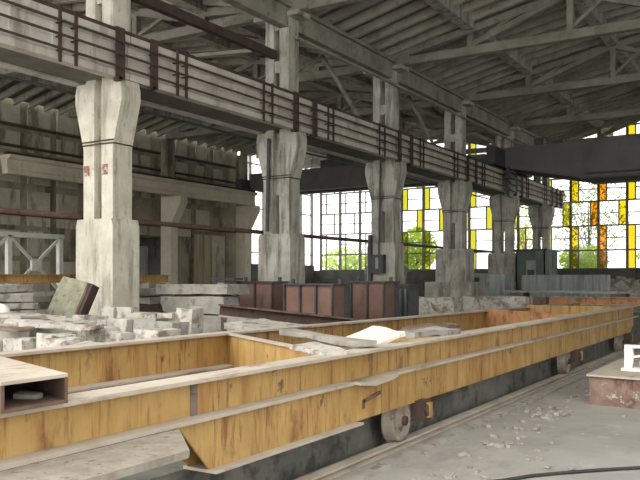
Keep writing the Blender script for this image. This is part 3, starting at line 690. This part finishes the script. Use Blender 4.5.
# low sill benches on the far right and under the end windows
for (x0, x1, yy, h, lb, m) in ((-5.2, 3, 38.5, 1.45, 'dark low bench under the coloured windows at the right', 'dark_steel'), (-4.6, 3, 32.6, 1.15, 'dark long box standing in the right distance', 'dark_steel'), (-16.5, -13.0, 39.5, 1.7, 'dark workbench beyond the third column', 'dark_steel')):
    t = thing('bench', lb, 'bench', ((x0 + x1) / 2, yy, 0))
    MB().box(x0 + .1, x1 - .1, yy - .4, yy + .4, 0, h - .08).build('body', M[m], t)
    MB().box(x0, x1, yy - .5, yy + .5, h - .08, h).build('top', M['bluegrey'], t)
for i in range(5):
    slab('broken_slab', -16.1 + i * .6, 39.4, 1.7, .55, .4, R.uniform(.1, .2), R.uniform(-.6, .6), R.uniform(-.1, .1), 0, 'slab', 'white broken slab, %s from the left on the dark workbench' % ORD[i], 'slab', 'broken slabs on the workbench', cuts=3)
slab('stone_pile', -19.6, 38.8, 0, 2.0, 1.4, 2.2, .2, 0, 0, 'slab_grey', 'grey heap of stone beyond the second column by the windows', 'heap', amt=.25)
slab('concrete_block', -10.3, 30.0, 0, 1.0, .9, 1.75, .05, 0, 0, 'bluegrey', 'tall blue-grey block between the fourth and fifth columns', 'concrete block', amt=.02)

# ------------------------------------------------------------------ right: rusty platform with a white bracket, cable, debris
t = thing('steel_platform', 'rusty low steel platform at the right edge', 'platform', (-1.0, 11.2, 0))
MB().prism([(-2.27, 10.2), (.6, 9.9), (.6, 12.4), (-2.27, 12.4)], 'z', .0, .36).build('body', mat('rusty flaking plate', (116, 94, 84), (148, 124, 112), 5, layers=[((190, 182, 172), 9, (1, 1, 1), .58, .06, .8), ((88, 58, 48), 4, (1, 1, .5), .56, .08, .7)]), t)
MB().prism([(-2.3, 10.16), (.6, 9.86), (.6, 12.43), (-2.3, 12.43)], 'z', .36, .385).build('top_plate', M['dust_steel'], t)
t = thing('white_bracket', 'white cast bracket standing on the rusty platform', 'bracket', (-1.87, 10.9, .385))
MB().box(-2.0, -1.74, 10.78, 11.02, .385, .42).build('base', M['white'], t)
MB().prism([(-1.97, .42), (-1.88, .42), (-1.86, .55), (-1.87, .68), (-1.97, .68)], 'y', 10.85, 10.95).build('upright', M['white'], t)
MB().box(-1.97, -1.3, 10.85, 10.95, .68, .72).build('arm', M['white'], t)
MB().bar((-1.88, 10.9, .56), (-1.66, 10.9, .60), .05, .03).bar((-1.66, 10.9, .60), (-1.60, 10.9, .69), .05, .03).build('lower_arm', M['white'], t)
slab('white_slab', -1.5, 11.6, .385, .8, .3, .05, .2, 0, 0, 'white', 'flat white strip behind the bracket on the rusty platform', amt=.005)
pts = [(-2.3, 5.55), (-1.98, 5.95), (-1.84, 6.2), (-1.66, 6.42), (-1.4, 6.7), (-1.14, 6.95), (-.5, 7.3)]
pp = []
for i in range(len(pts) - 1):
    for k in range(4):
        u = k / 4; pp.append((pts[i][0] * (1 - u) + pts[i + 1][0] * u, pts[i][1] * (1 - u) + pts[i + 1][1] * u,   .016))
pipe('cable', pp, .014, 'cable', 'black cable lying on the floor at bottom right', 'cable')
mb = MB()
for i in range(230):
    if i < 110: x, y = R.uniform(-2.9, -2.4) + R.random() ** 2 * .5, R.uniform(4, 17)
    elif i < 150: x, y = -2.55 + R.gauss(0, .12), 9.2 + R.gauss(0, .3)
    else: x, y = R.uniform(-2.6, .4), R.uniform(4.8, 12)
    if -2.4 < x and 9.7 < y < 12.6: continue
    s = R.uniform(.012, .05) * (1.2 if i < 150 else .8)
    mb.T = rot(x, y, 0, R.uniform(0, 6)); mb.rough(s * 1.5, s, s * .6, s * .3, 1, i)
o = mb.build('debris', M['slab_grey']); o['label'] = 'scattered stone chips on the dusty floor by the rail'; o['category'] = 'debris'; o['kind'] = 'stuff'

# ------------------------------------------------------------------ greenery outside the end windows
def leaves(n, c, rad, m, name, root, size=.12, seed=1):
    rr = random.Random(seed); mb = MB()
    for i in range(n):
        while True:
            p = Vector((rr.uniform(-1, 1), rr.uniform(-1, 1), rr.uniform(-1, 1)))
            if p.length < 1 and noise.noise(p * 2.2 + Vector((seed, 0, 0))) > -.25: break
        q = Vector((c[0] + p.x * rad[0], c[1] + p.y * rad[1], c[2] + p.z * rad[2]))
        d = Vector((rr.uniform(-1, 1), rr.uniform(-1, 1), rr.uniform(-1, 1))).normalized(); e = d.orthogonal().normalized()
        s = size * rr.uniform(.6, 1.3)
        mb.add([q - d * s, q + e * s * .45, q + d * s, q - e * s * .45], [(0, 1, 2, 3)])
    return mb.build(name, m, root)
def plant(name, x, y, h, rad, n, label, cat, m, seed, cz=None, size=.12):
    t = thing(name, label, cat, (x, y, -.05)); mb = MB(); rr = random.Random(seed)
    cz = cz or h * .6
    mb.tube([(x, y, -.05), (x + .1, y, cz * .6), (x, y + .1, cz)], [.09, .07, .04], 7)
    for k in range(7):
        a = rr.uniform(0, 6.28)
        mb.tube([(x + .05, y, cz * rr.uniform(.4, .8)), (x + rad[0] * .7 * math.cos(a), y + rad[1] * .7 * math.sin(a), cz + rr.uniform(-.5, .7) * rad[2])], [.04, .012], 5)
    mb.build('trunk', M['bark'], t)
    leaves(n, (x, y, cz), rad, M[m], 'foliage', t, size, seed)
G = 'greenery outside the end windows'
plant('bush', -26.4, 46.2, 4.5, (1.9, .8, 1.0), 1500, 'bright yellow-green bush outside the windows left of the third column', 'bush', 'leaf', 2, 2.7)
plant('bush', -20.9, 45.6, 4.8, (1.5, .8, 1.5), 2200, 'bright green bush outside between the third and fourth columns', 'bush', 'leaf', 3, 3.4)
plant('bush', -10.4, 45.4, 4.2, (1.4, .8, .9), 1900, 'bright green bush outside the windows right of the booth', 'bush', 'leaf', 4, 2.6)
plant('bush', -6.2, 46.4, 3.6, (1.6, .7, .7), 700, 'low green bush outside the windows at the right edge', 'bush', 'leaf', 5, 2.9)
plant('tree', -10.6, 47.2, 8, (2.4, 1.2, 2.7), 2000, 'thin pale-leaved tree outside the coloured windows', 'tree', 'leaf_pale', 6, 5.2, .1)
plant('tree', -14.4, 47.5, 8, (1.5, 1.2, 2.0), 700, 'pale tree outside behind the fifth column', 'tree', 'leaf', 7, 5.0, .12)
